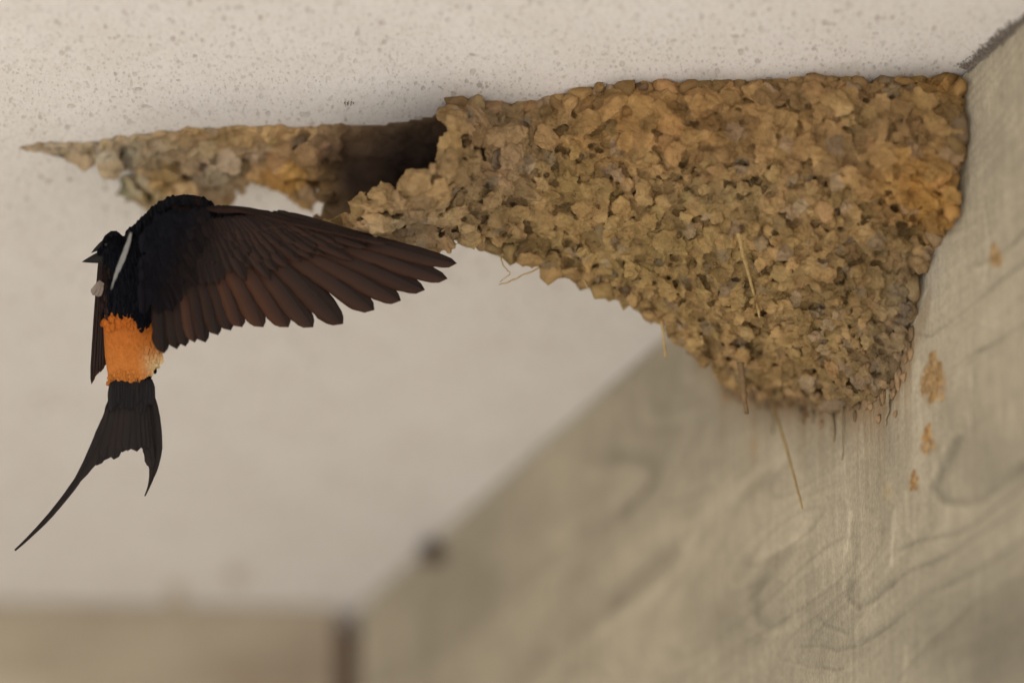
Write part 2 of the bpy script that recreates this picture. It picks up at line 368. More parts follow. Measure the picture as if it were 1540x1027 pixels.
# ------------------------------------------------------------------ lump toolkit (mud pellets)
def ico(sub):
    import bmesh
    bm = bmesh.new(); bmesh.ops.create_icosphere(bm, subdivisions=sub, radius=1)
    V = np.array([v.co[:] for v in bm.verts]); Fc = np.array([[v.index for v in f.verts] for f in bm.faces]); bm.free(); return V, Fc
def templates(sub, n, amp=.36, seed=0):
    V0, Fc = ico(sub); out = []
    for k in range(n):
        off = Vector((seed*31.7+k*13.1, k*7.7, k*3.3)); V = V0.copy()
        for i, v in enumerate(V0):
            q = Vector(v)
            a = mnoise.noise(q*1.1+off)*amp*1.5 + mnoise.noise(q*2.6+off)*amp*.8
            r = abs(mnoise.noise(q*3.7+off*2))
            a += (0.22-r)*amp*.9 + mnoise.noise(q*8+off)*amp*.28
            V[i] = v*(1+a)
        out.append(V)
    return out, Fc
TPL3, IF3 = templates(3, 16); TPL2, IF2 = templates(2, 12, seed=3)
def rand_basis(nrm, tilt=.3):
    n = nrm + rng.normal(0, tilt, nrm.shape); n /= np.linalg.norm(n, axis=1)[:, None]
    r = rng.normal(size=n.shape); t = np.cross(n, r); t /= np.linalg.norm(t, axis=1)[:, None]
    return t, np.cross(n, t), n
def scatter(V, Fc, spacing, maxn, keep=None):
    """dart throwing over a quad/tri mesh; spacing(pts)->radius"""
    T = np.array([(f[0], f[i], f[i+1]) for f in Fc for i in range(1, len(f)-1)])
    a, b, c = V[T[:, 0]], V[T[:, 1]], V[T[:, 2]]
    cr = np.cross(b-a, c-a); ar = np.linalg.norm(cr, axis=1); nr = cr/np.maximum(ar, 1e-12)[:, None]
    idx = rng.choice(len(T), maxn, p=ar/ar.sum())
    u = rng.random((maxn, 2)); fl = u.sum(1) > 1; u[fl] = 1-u[fl]
    p = a[idx]+u[:, :1]*(b-a)[idx]+u[:, 1:]*(c-a)[idx]; n = nr[idx]
    s = spacing(p); cell = float(s.max()); grid = {}; keepi = []
    for i in range(maxn):
        k = tuple((p[i]//cell).astype(int)); ok = True
        for dx in (-1, 0, 1):
            for dy in (-1, 0, 1):
                for dz in (-1, 0, 1):
                    for j in grid.get((k[0]+dx, k[1]+dy, k[2]+dz), ()):
                        if ((p[i]-p[j])**2).sum() < (min(s[i], s[j]))**2: ok = False; break
                    if not ok: break
                if not ok: break
            if not ok: break
        if ok: grid.setdefault(k, []).append(i); keepi.append(i)
    return p[keepi], n[keepi], s[keepi]
def pellets(p, n, size, flat, tilt, tpl, IF, colf, elong=1.25, up_axis=False):
    Vs, Fs, Cs = [], [], []; off = 0
    t, b, nn = rand_basis(n, tilt)
    cols = colf(p)
    for i in range(len(p)):
        T = tpl[rng.integers(len(tpl))]; q = rng.integers(0, 2, 3)*2-1
        T = T*q; 
        if rng.random() < .5: T = T[:, [1, 0, 2]]
        e = rng.uniform(.85, elong); sz = size[i]
        v = p[i]+(T[:, :1]*sz*e)*t[i]+(T[:, 1:2]*sz/e**.5)*b[i]+(T[:, 2:]*sz*flat[i])*nn[i]
        Vs.append(v); Fs.append(IF+off); off += len(T); Cs.append(np.repeat(cols[i][None], len(T), 0))
    return np.concatenate(Vs), np.concatenate(Fs), np.concatenate(Cs)

# ------------------------------------------------------------------ nest surfaces
def in_poly(X, Y, poly):
    ins = np.zeros(X.shape, bool); n = len(poly)
    for i in range(n):
        x1, y1 = poly[i][:2]; x2, y2 = poly[(i+1) % n][:2]
        if y1 == y2: continue
        c = ((y1 > Y) != (y2 > Y)) & (X < (x2-x1)*(Y-y1)/(y2-y1)+x1); ins ^= c
    return ins
def resolve(pt):
    x, y, t = pt
    if t == 'c': return float(dceil(x, y))-.001
    if t == 'w': return float(dwall(x, y))-.001
    if isinstance(t, tuple): return float(dceil(x, y))-t[0]
    return float(t)
def relax(poly, step, source, extra=None, iters=2500, limit=True):
    xs = np.arange(min(p[0] for p in poly)-2*step, max(p[0] for p in poly)+3*step, step)
    ys = np.arange(min(p[1] for p in poly)-2*step, max(p[1] for p in poly)+3*step, step)
    X, Y = np.meshgrid(xs, ys); M = in_poly(X, Y, poly)
    bx, by, bd = [], [], []
    for i in range(len(poly)):
        a, b = poly[i], poly[(i+1) % len(poly)]; da, db = resolve(a), resolve(b)
        for k in range(12):
            f = k/12; bx.append(a[0]+(b[0]-a[0])*f); by.append(a[1]+(b[1]-a[1])*f); bd.append(da+(db-da)*f)
    bx, by, bd = map(np.array, (bx, by, bd))
    O = ~M; D = np.zeros(X.shape)
    ox, oy = X[O], Y[O]; best = np.full(ox.shape, 1e18); val = np.zeros(ox.shape)
    for x, y, d in zip(bx, by, bd):
        q = (ox-x)**2+(oy-y)**2; m = q < best; best[m] = q[m]; val[m] = d
    D[O] = val; D[M] = bd.mean()
    S = source(X, Y)*(step/100.0)**2
    for _ in range(iters):
        A = D.copy(); A[1:-1, 1:-1] = .25*(D[:-2, 1:-1]+D[2:, 1:-1]+D[1:-1, :-2]+D[1:-1, 2:])-S[1:-1, 1:-1]
        D = np.where(M, A, D)
    if extra is not None: D = np.where(M, D+extra(X, Y), D)
    if limit: D = np.where(M, np.minimum(D, dsurf(X, Y)-.0015), D)
    return X, Y, M, D
def grid_mesh(X, Y, M, D):
    """verts at cells inside (plus ring), quads where all four corners are inside"""
    pts = P(X, Y, D); idx = -np.ones(M.shape, int); V = []
    for r, c in zip(*np.nonzero(M)): idx[r, c] = len(V); V.append(pts[r, c])
    Fc = []
    for r in range(M.shape[0]-1):
        for c in range(M.shape[1]-1):
            q = (idx[r, c], idx[r+1, c], idx[r+1, c+1], idx[r, c+1])
            if min(q) >= 0: Fc.append(q)
    return np.array(V), Fc
def skirt(V, Fc, direction, zmax, rings=6, curve=.25):
    from collections import Counter
    ec = Counter()
    for f in Fc:
        for i in range(4): ec[(f[i], f[(i+1) % 4])] += 1
    bnd = [e for e in ec if (e[1], e[0]) not in ec]
    vid = {}; NV = [tuple(v) for v in V]; NF = []
    for e in bnd:
        for i in e:
            if i in vid: continue
            p = V[i]; d = np.array(direction, float); L = max(0.0, (zmax-p[2])/d[2]); ids = [i]
            for k in range(1, rings+1):
                f = k/rings; q = p+d*L*f; q = q+np.array([0, 1, -.35])*curve*L*math.sin(math.pi*f)*.35
                ids.append(len(NV)); NV.append(tuple(q))
            vid[i] = ids
    for a, b in bnd:
        for k in range(rings): NF.append((vid[b][k], vid[a][k], vid[a][k+1], vid[b][k+1]))
    return np.array(NV), list(Fc)+NF, NF

FRONT = [(657,164,'c'),(700,158,'c'),(740,161,'c'),(800,158,'c'),(850,148,'c'),(900,139,'c'),(950,134,'c'),(1000,131,'c'),(1060,129,'c'),
 (1120,131,'c'),(1180,125,'c'),(1240,121,'c'),(1300,125,'c'),(1360,121,'c'),(1443,119,'w'),(1441,200,'w'),(1437,260,'w'),(1426,345,'w'),
 (1396,362,'w'),(1380,400,'w'),(1376,470,'w'),(1364,520,'w'),(1350,556,'w'),(1328,584,'w'),(1285,602,'w'),(1240,604,'w'),(1190,598,'w'),(1150,590,4.075),
 (1110,578,4.065),(1080,560,4.055),(1055,535,4.05),(1033,512,4.045),(1010,490,4.04),(975,470,4.035),(940,447,4.03),(900,428,4.03),(860,412,4.025),(830,403,4.025),
 (800,384,4.02),(770,382,4.02),(740,368,4.02),(710,360,4.015),(685,358,4.015),(660,370,4.015),(630,374,4.01),(600,366,4.01),(560,355,4.01),(515,345,4.01),(478,337,4.02),
 (500,331,3.99),(535,313,3.965),(575,293,3.95),(618,272,3.94),(656,247,3.935),(673,212,3.94),(668,182,3.965)]
STEP_LINE = [(660,150),(850,150),(880,215),(960,245),(1060,250),(1150,255),(1230,262),(1300,290),(1350,318),(1450,345)]
def step_y(x): return np.interp(x, [p[0] for p in STEP_LINE], [p[1] for p in STEP_LINE])
def n2(X, Y, s, seed):
    out = np.zeros(X.shape)
    for i in np.ndindex(X.shape): out[i] = mnoise.noise(Vector((X[i]/s, Y[i]/s, seed)))
    return out
def front_extra(X, Y):
    # upper flange sits proud of the bowl below it
    sy = step_y(X)+n2(X, Y, 40, 2.2)*14
    e = -.010*np.clip((sy-Y)/16+.5, 0, 1)*np.clip((X-820)/90, 0, 1)*np.clip((Y-118)/30, 0, 1)
    return e + n2(X, Y, 70, 5.1)*.006 + n2(X, Y, 28, 9.1)*.003
Xf, Yf, Mf, Df = relax(FRONT, 5, lambda X, Y: .0016+.0056*np.clip((X-700)/400, 0, 1), front_extra)
Vf, Ff = grid_mesh(Xf, Yf, Mf, Df)
# skirt only below / right; rim edge left open (filter by pixel position)
def split_skirt(V, Fc):
    V2, F2, SK = skirt(V, Fc, (0.0, .60, .80), ZC+.01)
    px, py, dd = proj(V)
    def rimside(i):
        if i >= len(V): return False
        x, y = px[i], py[i]
        rimy = np.interp(x, [470, 503, 535, 572, 615, 650, 672], [345, 330, 311, 291, 271, 249, 215])
        return x < 690
    SKf = []
    for k in range(0, len(SK), 6):      # six rings per boundary edge; the first quad carries the two rim vertices
        g6 = SK[k:k+6]
        if not (rimside(g6[0][0]) or rimside(g6[0][1])): SKf += g6
    return V2, SKf
Vs2, SK = split_skirt(Vf, Ff)
BACK = [(20,222,'c'),(60,214,'c'),(110,213,'c'),(135,215,'c'),(180,206,'c'),(240,199,'c'),(300,193,'c'),(400,190,'c'),(480,189,'c'),(560,187,'c'),(615,180,'c'),(652,172,'c'),
 (700,168,'c'),(760,175,'c'),(860,200,'c'),(860,330,4.13),(760,350,4.12),(680,345,4.09),(600,348,4.07),(540,348,4.05),(500,345,4.035),(474,340,4.03),
 (484,308,4.05),(494,286,4.06),(470,284,(.016,)),(440,282,(.014,)),(410,272,(.012,)),(380,274,(.012,)),(335,288,(.012,)),(300,287,(.012,)),(265,284,(.010,)),(235,291,(.008,)),(208,292,(.006,)),(185,282,(.004,)),(170,266,(.002,)),(205,259,(.004,)),
 (215,247,(.005,)),(180,247,(.005,)),(150,236,(.004,)),(120,244,(.004,)),(92,238,(.003,)),(60,230,(.002,))]
Xb, Yb, Mb, Db = relax(BACK, 4, lambda X, Y: .0014-.0030*np.clip((X-500)/60, 0, 1), lambda X, Y: n2(X, Y, 30, 3.3)*.003)
Vb, Fb = grid_mesh(Xb, Yb, Mb, Db)

# colour fields: mud load pigments, with shade painted in at mouth and lower right
OCH = np.array([.385, .248, .116]); 
BLOBS = [ # px, py, rx, ry, colour, weight
 (1150,185,260,75,(.33,.195,.085),.7),(1375,275,60,45,(.48,.24,.06),.75),(1395,320,50,35,(.50,.26,.06),.8),(960,180,110,60,(.40,.22,.08),.7),(1270,180,90,60,(.37,.24,.12),.7),(1200,200,60,40,(.40,.25,.11),.6),
 (1420,130,70,20,(.46,.25,.07),.6),
 (760,250,60,70,(.36,.25,.155),.7),(620,340,75,40,(.37,.28,.19),.75),(700,300,60,60,(.36,.26,.15),.5),(740,180,50,25,(.33,.235,.15),.7),(860,270,50,50,(.40,.26,.10),.6),
 (1000,380,220,80,(.37,.255,.105),.6),(1250,500,140,90,(.36,.245,.11),.6),(1360,470,40,110,(.25,.195,.13),.8),(1300,400,70,60,(.29,.19,.09),.6),(1120,290,120,30,(.27,.195,.10),.5),
 (1240,600,110,30,(.30,.21,.12),.6),(1335,540,60,60,(.25,.175,.11),.65),  # darker lower right: shaded side of the bowl painted into the mud colour
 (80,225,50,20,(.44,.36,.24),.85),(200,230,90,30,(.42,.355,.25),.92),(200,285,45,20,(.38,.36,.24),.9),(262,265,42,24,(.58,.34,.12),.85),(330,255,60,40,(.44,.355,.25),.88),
 (430,268,55,24,(.62,.34,.09),.9),(390,203,110,16,(.46,.30,.13),.75),(500,215,50,35,(.27,.165,.095),.85),(532,268,42,62,(.045,.028,.022),.97),(495,318,26,24,(.15,.10,.06),.7),(600,250,80,100,(.038,.024,.019),1.0),(670,240,100,100,(.038,.024,.019),1.0)]  # dark entries at the end paint the mouth's inner shade into the mud
def mudcol(front=True):
    def f(p, jit=True):
        x, y, d = proj(p); c = np.repeat(OCH[None], len(p), 0)
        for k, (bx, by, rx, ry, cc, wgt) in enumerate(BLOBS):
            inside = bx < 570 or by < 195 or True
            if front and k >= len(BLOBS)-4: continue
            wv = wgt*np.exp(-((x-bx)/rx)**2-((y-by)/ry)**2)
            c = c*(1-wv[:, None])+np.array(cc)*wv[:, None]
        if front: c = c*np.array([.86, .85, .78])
        if not jit: return c
        c = c*rng.uniform(.66, 1.24, (len(p), 1))
        c = c*(1+rng.normal(0, .018, (len(p), 3)))
        g = rng.random(len(p)) < .10; c[g] = c[g]*.75+c[g].mean(1)[:, None]*.28
        return np.clip(c, .02, .75)
    return f
def sizef(p):
    x, y, d = proj(p)
    s = .0059+.0040*np.clip((900-x)/200, 0, 1)+.0036*np.clip((step_y(x)-y)/20, 0, 1)
    s = np.where(x < 560, .0095, s)
    ex = np.minimum(y-np.interp(x, [20, 60, 135, 200, 400, 655, 660, 850, 1000, 1443], [222, 214, 214, 203, 190, 172, 162, 148, 131, 119]), np.where(x > 600, (1445-x)*1.2, 99))
    s = s*np.clip(.30+ex/26, .30, 1)*np.where(x < 560, np.clip(.35+(x-20)/260, .35, 1), 1)
    rough = np.exp(-((x-620)/70)**2-((y-335)/35)**2); s = s*(1-.5*rough)
    return s
nest = empty('mud_nest', ceilpt(1100., 180.)); tag(nest, 'bottle shaped swallow nest of ochre mud pellets stuck in the corner of ceiling and wall', 'bird nest')
# shell (base body), its pellets merged into the same part
def build_part(name, V, Fc, nmax, smin, mudf, vox):
    p, n, s = scatter(V, Fc, lambda q: sizef(q)*rng.uniform(.75, 1.45, len(q))*.98, nmax)
    if name == 'tunnel_wall': q_ = proj(p); k_ = q_[0] < 508-(q_[1]-240)*.25; p, n, s = p[k_], n[k_], s[k_]
    fl = ((CAM-p)*n).sum(1) < 0; n[fl] = -n[fl]
    flat = rng.uniform(.34, .85, len(p)); xx, yy, _ = proj(p)
    if name == 'tunnel_wall':
        base_c = np.interp(proj(V)[0], [470, 530], [0, 1])[:, None]; throat = np.clip((xx-500)/40, 0, 1); flat *= 1-.78*throat
    calm = np.clip((step_y(xx)-yy)/25, 0, 1); flat *= 1-.35*calm; edge = np.clip((yy-np.interp(xx, [20, 200, 400, 655, 660, 850, 1450], [222, 204, 190, 172, 162, 148, 120]))/30, 0, 1)
    pv, pf, pc = pellets(p+n*((rng.uniform(-.30, 1.0, len(p))*s*edge*(1-.5*calm))[:, None]), n, s*rng.uniform(.60, .95, len(p)), flat, .40, TPL3, IF3, mudf)
    # a second layer of small crumbs filling the gaps
    m2 = int(len(p)*.6); T = rng.integers(0, len(p), m2)
    q = p[T]+rng.normal(0, .0045, (m2, 3)); q = q-n[T]*((q-p[T])*n[T]).sum(1)[:, None]+n[T]*rng.uniform(0, .0012, (m2, 1))
    cv, cf, cc = pellets(q, n[T], s[T]*rng.uniform(.18, .5, m2), rng.uniform(.6, 1, m2), .5, TPL2, IF2, mudf)
    if name == 'tunnel_wall': kp = (proj(cv)[0].reshape(m2, -1)[:, 0] < 520); cv = cv.reshape(m2, -1, 3)[kp].reshape(-1, 3); cc = cc.reshape(m2, -1, 3)[kp].reshape(-1, 3); cf = cf[:len(IF2)*int(kp.sum())]
    # close the sheet into a slab, join everything and fuse it with a voxel remesh
    from collections import Counter
    back = V+VW*.006; nV = len(V); ec = set((f[i], f[(i+1) % 4]) for f in Fc for i in range(4))
    Q = [tuple(f) for f in Fc]+[tuple(i+nV for i in f[::-1]) for f in Fc]+[(b, a, a+nV, b+nV) for a, b in ec if (b, a) not in ec]
    tri = np.array([(f[0], f[i], f[i+1]) for f in Q for i in (1, 2)])
    VV = np.concatenate([V, back, pv, cv]); FF = np.concatenate([tri, pf+2*nV, cf+2*nV+len(pv)])
    t0 = link_mesh('tmp', VV, FF, M_mud)
    rm_ = t0.modifiers.new('r', 'REMESH'); rm_.mode = 'VOXEL'; rm_.voxel_size = vox
    sm_ = t0.modifiers.new('s', 'SMOOTH'); sm_.iterations = 1; sm_.factor = .12
    me_ = bpy.data.meshes.new_from_object(t0.evaluated_get(bpy.context.evaluated_depsgraph_get()))
    bpy.data.objects.remove(t0)
    n_ = len(me_.vertices); co = np.zeros(n_*3, np.float32); me_.vertices.foreach_get('co', co); co = co.reshape(-1, 3).astype(float)
    no = np.zeros(n_*3, np.float32); me_.vertices.foreach_get('normal', no); no = no.reshape(-1, 3).astype(float)
    from mathutils.kdtree import KDTree
    nT = len(TPL3[0]); cen = pv.reshape(-1, nT, 3).mean(1); pcol = pc.reshape(-1, nT, 3)[:, 0]
    kd = KDTree(len(cen)); [kd.insert(c_, i) for i, c_ in enumerate(cen)]; kd.balance()
    near = np.array([kd.find(c_)[1] for c_ in co]); C_ = pcol[near]*.85+mudf(co, False)*.15
    x3 = lambda s_, sd: vnoise(co[:, 0]/s_+co[:, 2]/s_*.63, co[:, 2]/s_-co[:, 1]/s_*.71+sd, sd, 3)
    h = (x3(.0085, 3)-.5)*.0022-np.abs(x3(.0048, 5)-.5)*.0030+(x3(.0016, 7)-.5)*.0007
    bigf = (x3(.022, 9)-.5)
    fadein = np.clip((proj(co)[1]-np.interp(proj(co)[0], [20, 200, 400, 655, 660, 850, 1450], [222, 204, 190, 172, 162, 148, 120]))/20, .2, 1)
    if name == 'tunnel_wall': fadein = fadein*np.where(proj(co)[0] > 520, .4, 1)
    co = co+no*((h+bigf*.003)*fadein)[:, None]
    if name == 'tunnel_wall': tw_ = np.clip((proj(co)[0]-490+(proj(co)[1]-240)*.25)/22, 0, 1)[:, None]; C_ = C_*(1-tw_)+mudf(co, False)*tw_  # painted shade colour takes over from the pellet tints inside the mouth
    C_ = C_*(1+.45*bigf)[:, None]*(.9+.35*(x3(.004, 13)-.3))[:, None]
    me_.vertices.foreach_set('co', (co-np.array(nest.location)).astype(np.float32).ravel())
    for ca in list(me_.color_attributes): me_.color_attributes.remove(ca)
    ca = me_.color_attributes.new('Tint', 'FLOAT_COLOR', 'POINT'); c4 = np.ones((n_, 4), np.float32); c4[:, :3] = np.clip(C_, .01, .8); ca.data.foreach_set('color', c4.ravel())
    me_.polygons.foreach_set('use_smooth', [True]*len(me_.polygons)); me_.materials.clear(); me_.materials.append(M_mud); me_.update()
    print(name, 'pellets', len(p), 'verts', n_)
    o = bpy.data.objects.new(name, me_); col.objects.link(o); o.parent = nest; return o
build_part('chamber', Vf, Ff, 60000, 0, mudcol(True), .00068)
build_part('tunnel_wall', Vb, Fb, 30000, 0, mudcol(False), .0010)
# floor of the tunnel, from the bottom of its front to the back wall
fx = np.linspace(474, 850, 48); fb = np.interp(fx, [478, 515, 560, 600, 660, 710, 770, 860], [337, 345, 355, 366, 368, 358, 378, 405])
fdp = np.interp(fx, [478, 515, 600, 700, 860], [4.02, 4.01, 4.01, 4.015, 4.025]); bby = np.interp(fx, [474, 500, 600, 860], [340, 344, 346, 330]); bdp = np.interp(fx, [474, 500, 540, 600, 680, 860], [4.03, 4.035, 4.05, 4.07, 4.09, 4.13])
FV = []; NR = 5
for k in range(NR):
    t = k/(NR-1); FV.append(P(fx, fb*(1-t)+bby*t-2, fdp*(1-t)+bdp*t))
FV = np.concatenate(FV); FF_ = [(k*48+i, k*48+i+1, (k+1)*48+i+1, (k+1)*48+i) for k in range(NR-1) for i in range(47)]
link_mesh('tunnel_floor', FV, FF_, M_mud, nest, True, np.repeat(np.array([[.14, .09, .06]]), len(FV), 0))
# closing skirt behind, coarser pellets
used = sorted({i for f in SK for i in f}); rm = {i: k for k, i in enumerate(used)}
Vk = Vs2[used]; Fk = [tuple(rm[i] for i in f) for f in SK]
mf = mudcol(True); up_, un_, us_ = scatter(Vk, Fk, lambda q: np.full(len(q), .0075)*rng.uniform(.8, 1.4, len(q)), 6000)
uv_, uf_, uc_ = pellets(up_, un_, us_, rng.uniform(.5, .8, len(up_)), .3, TPL2, IF2, mf)
ktri = np.array([(f[0], f[i], f[i+1]) for f in Fk for i in (1, 2)])
link_mesh('underside', np.concatenate([Vk, uv_]), np.concatenate([ktri, uf_+len(Vk)]), M_mud, nest, True, np.concatenate([mf(Vk, False), uc_]))


# ------------------------------------------------------------------ tubes: straws and drips
def tube(pts, rad, seg=7):
    pts = np.array(pts, float); V, Fc = [], []
    for i, p in enumerate(pts):
        t = pts[min(i+1, len(pts)-1)]-pts[max(i-1, 0)]; t /= np.linalg.norm(t)
        a = np.cross(t, [0.3, .9, .2]); a /= np.linalg.norm(a); b = np.cross(t, a)
        r = rad[i] if hasattr(rad, '__len__') else rad
        for k in range(seg):
            an = 2*math.pi*k/seg; V.append(p+(a*math.cos(an)+b*math.sin(an))*r)
    for i in range(len(pts)-1):
        for k in range(seg): Fc.append((i*seg+k, i*seg+(k+1) % seg, (i+1)*seg+(k+1) % seg, (i+1)*seg+k))
    Fc.append(tuple(range(seg))[::-1]); Fc.append(tuple(range((len(pts)-1)*seg, len(pts)*seg)))
    return np.array(V), Fc
def front_depth(x, y):
    j = int(round((x-Xf[0, 0])/5)); i = int(round((y-Yf[0, 0])/5)); return float(Df[np.clip(i, 0, Df.shape[0]-1), np.clip(j, 0, Df.shape[1]-1)])
def straw(pxs, d, r, mat=M_straw, parent=nest, name='straw', taper=True, wob=.00015):
    n = 14; xs = np.interp(np.linspace(0, 1, n), np.linspace(0, 1, len(pxs)), [p[0] for p in pxs]); ys = np.interp(np.linspace(0, 1, n), np.linspace(0, 1, len(pxs)), [p[1] for p in pxs])
    dd = np.linspace(d[0], d[1], n); p = P(xs, ys, dd)+rng.normal(0, wob, (n, 3))
    rad = [r*(1-.45*i/n if taper else 1)*rng.uniform(.85, 1.1) for i in range(n)]
    V, Fc = tube(p, rad); return link_mesh(name, V, Fc, mat, parent)
fd = front_depth
straw([(1110,350),(1122,400),(1134,440),(1146,492)], (fd(1110,350)-.015, fd(1146,492)-.016), .0013)
straw([(1160,598),(1172,640),(1190,700),(1207,765)], (float(dwall(1160,598))-.03, float(dwall(1207,765))-.045), .0011)
straw([(1114,545),(1118,585),(1123,622)], (fd(1114,545)-.03, fd(1114,545)-.03), .0024, M_drystem)
straw([(996,482),(998,510),(1001,538)], (fd(990,470)+.0, fd(990,470)), .0011)
straw([(812,403),(785,415),(762,426),(750,428)], (fd(800,380)-.004, fd(800,380)-.012), .0006)
straw([(752,385),(757,400),(768,412),(752,424)], (fd(750,365)-.002, fd(750,365)-.010), .0005)
straw([(872,415),(880,425),(884,434)], (fd(870,405)-.004, fd(870,405)-.006), .0006)
straw([(575,352),(560,372),(566,378)], (4.0, 3.99), .0004)
# ragged fringe of run-down mud where the bowl meets the wall
fxx = rng.uniform(1085, 1372, 240); fyy = np.interp(fxx, [1085, 1150, 1240, 1330, 1350, 1372], [582, 600, 608, 596, 575, 500])+rng.exponential(9, 240)-8
fdd = dwall(fxx, fyy)-np.where(fxx < 1150, .035, .0015); fp = P(fxx, fyy, fdd); Vs, Fs, Cs = [], [], []; off = 0
for i in range(240):
    T_ = TPL2[rng.integers(len(TPL2))]; s_ = rng.uniform(.0010, .0030); Vs.append(fp[i]+T_[:, :1]*s_*wdir+T_[:, 1:2]*s_*.5*wn+T_[:, 2:]*np.array([0, 0, s_*rng.uniform(.9, 2.2)])); Fs.append(IF2+off); off += len(T_)
    Cs.append(np.repeat((np.array([.30, .20, .11])*rng.uniform(.6, 1.3))[None], len(T_), 0))
link_mesh('mud_fringe', np.concatenate(Vs), np.concatenate(Fs), M_mud, nest, True, np.concatenate(Cs))
for x0, y0, L, r in [(1165,598,54,.0026),(1198,605,30,.002),(1250,612,52,.0026),(1266,614,78,.0012),(1098,568,26,.004),(1222,610,26,.003),(1336,600,40,.0022)]:
    n = 12; ys = np.linspace(y0-15, y0+L, n); xs = x0+np.cumsum(rng.normal(0, .8, n)); off = np.linspace(.006, .0015, n) if x0 > 1150 else np.full(n, .04)
    dd = dwall(xs, ys)-off; V, Fc = tube(P(xs, ys, dd), [r*.5*(1.25-.95*i/n+.25*rng.random()) for i in range(n)], 8)
    link_mesh('mud_drip', V, Fc, M_mud, nest, True, np.repeat(np.array([[.33, .26, .16]])*rng.uniform(.75, 1.1), len(V), 0))
# ------------------------------------------------------------------ feathers
def blade(p0, p1, w, d0, d1, sag=0.0, lead=.42, tilt=0.0, tipshape=.80, n=22, root=.35, notch=0.0, thick=.00025, camber=.0012, seed=0, ctrl=None, flip=1, wprof=None):
    """feather blade; image plane points, depth d; width w in px; tilt (m) lifts the leading vane towards the camera"""
    p0 = np.array(p0, float); p1 = np.array(p1, float); ax = p1-p0; L = np.linalg.norm(ax); nrm = np.array([ax[1], -ax[0]])/L*flip
    c = (p0+p1)/2+nrm*sag if ctrl is None else np.array(ctrl, float)
    rr = np.random.default_rng(seed+int(p1[0]*7+p1[1]))
    us = [0, .12, .26, lead-.03, lead, lead+.03, .62, .82, 1.0]
    Vt, UV = [], []
    ts = np.linspace(0, 1, n)**.9
    for t in ts:
        q = (1-t)**2*p0+2*t*(1-t)*c+t*t*p1
        tg = 2*(1-t)*(c-p0)+2*t*(p1-c); tg /= np.linalg.norm(tg); nn = np.array([tg[1], -tg[0]])*flip
        if wprof is not None: wt = wprof(t)
        else:
            wt = root+(1-root)*min(1, t/.35)**.7
            if t > tipshape: s = (t-tipshape)/(1-tipshape); wt *= math.sqrt(max(0, 1-s**2.2))+.02
        jl, jr = rr.normal(0, .025, 2)
        for k, u in enumerate(us):
            side = (lead-u)/max(lead, 1-lead)  # + = leading side
            wd = w*wt*(u-lead)*(1+(jl if u < lead else jr)*(1 if k in (0, 8) else 0))
            pos = q-nn*wd
            dep = d0+(d1-d0)*t - tilt*(lead-u)*wt + camber*wt*abs(u-lead)**1.5
            if k == 4: dep -= .0003
            Vt.append(P(pos[0], pos[1], dep)); UV.append((u, t*L/150.0))
    K = len(us); Vt = np.array(Vt); top = Vt; bot = Vt+VW*thick
    V = np.concatenate([top, bot]); UV = np.array(UV+UV); Fc = []; N = n*K
    for i in range(n-1):
        for k in range(K-1):
            a, b, c2, d = i*K+k, i*K+k+1, (i+1)*K+k+1, (i+1)*K+k
            Fc.append((a, b, c2, d)); Fc.append((a+N, d+N, c2+N, b+N))
        for k in (0, K-1): a, d = i*K+k, (i+1)*K+k; Fc.append((a, d, d+N, a+N))
    for k in range(K-1): Fc.append((k, k+1, k+1+N, k+N)); a = (n-1)*K+k; Fc.append((a, a+1, a+1+N, a+N))
    return V, np.array(Fc), UV
class Acc:
    def __init__(s): s.V, s.F, s.U, s.C, s.o = [], [], [], [], 0
    def add(s, V, F_, U, c=(1, 1, 1)):
        s.V.append(V); s.F.append(F_+s.o); s.U.append(U); s.C.append(np.repeat(np.array(c, float)[None], len(V), 0)); s.o += len(V)
    def build(s, name, mat, parent): return link_mesh(name, np.concatenate(s.V), np.concatenate(s.F), mat, parent, True, np.concatenate(s.C), np.concatenate(s.U))

# ------------------------------------------------------------------ the swallow
DB = 3.955
bird = empty('swallow', P(205., 430., DB)); tag(bird, 'dark swallow with orange rump and forked tail hovering beside the mud nest, right wing spread', 'bird')
PXM = DB/F      # metres per photo pixel at the bird
rows = [(293,272,292,6),(297,252,306,20),(304,240,319,32),(314,226,326,38),(328,212,332,41),(342,198,332,43),(356,186,330,44),(372,176,322,45),(392,164,312,45),(412,155,300,44),(432,153,288,43),(452,153,268,41),(472,154,248,39),
        (492,155,240,37),(512,156,240,35),(532,157,242,32),(548,159,239,28),(562,161,231,23),(578,163,225,17),(592,166,218,11),(604,172,210,6)]
def loft(rows, cd_):
    V, Fc = [], []; S = 28
    for y, x0, x1, t in rows:
        cx, rx = (x0+x1)/2, (x1-x0)/2
        for k in range(S):
            a = 2*math.pi*k/S
            V.append(P(cx+rx*math.cos(a), y, cd_+t*PXM*math.sin(a)*.62))
    for i in range(len(rows)-1):
        for k in range(S): Fc.append((i*S+k, i*S+(k+1) % S, (i+1)*S+(k+1) % S, (i+1)*S+k))
    Fc.append(tuple(range(S))[::-1]); Fc.append(tuple(range((len(rows)-1)*S, len(rows)*S)))
    return V, Fc
BV, BF = [], []
def add_raw(V, Fc):
    o = len(BV); BV.extend([tuple(v) for v in V]); BF.extend([tuple(int(i)+o for i in f) for f in Fc])
add_raw(*loft(rows, DB+.022))
def ell(x, y, d, rx, ry, rz, ang=0):
    V0, F0 = ico(3); ca, sa = math.cos(ang), math.sin(ang); V = []
    for v in V0:
        ex, ey = v[0]*rx, v[1]*ry; V.append(P(x+ex*ca-ey*sa, y+ex*sa+ey*ca, d+v[2]*rz*PXM))
    add_raw(V, F0)
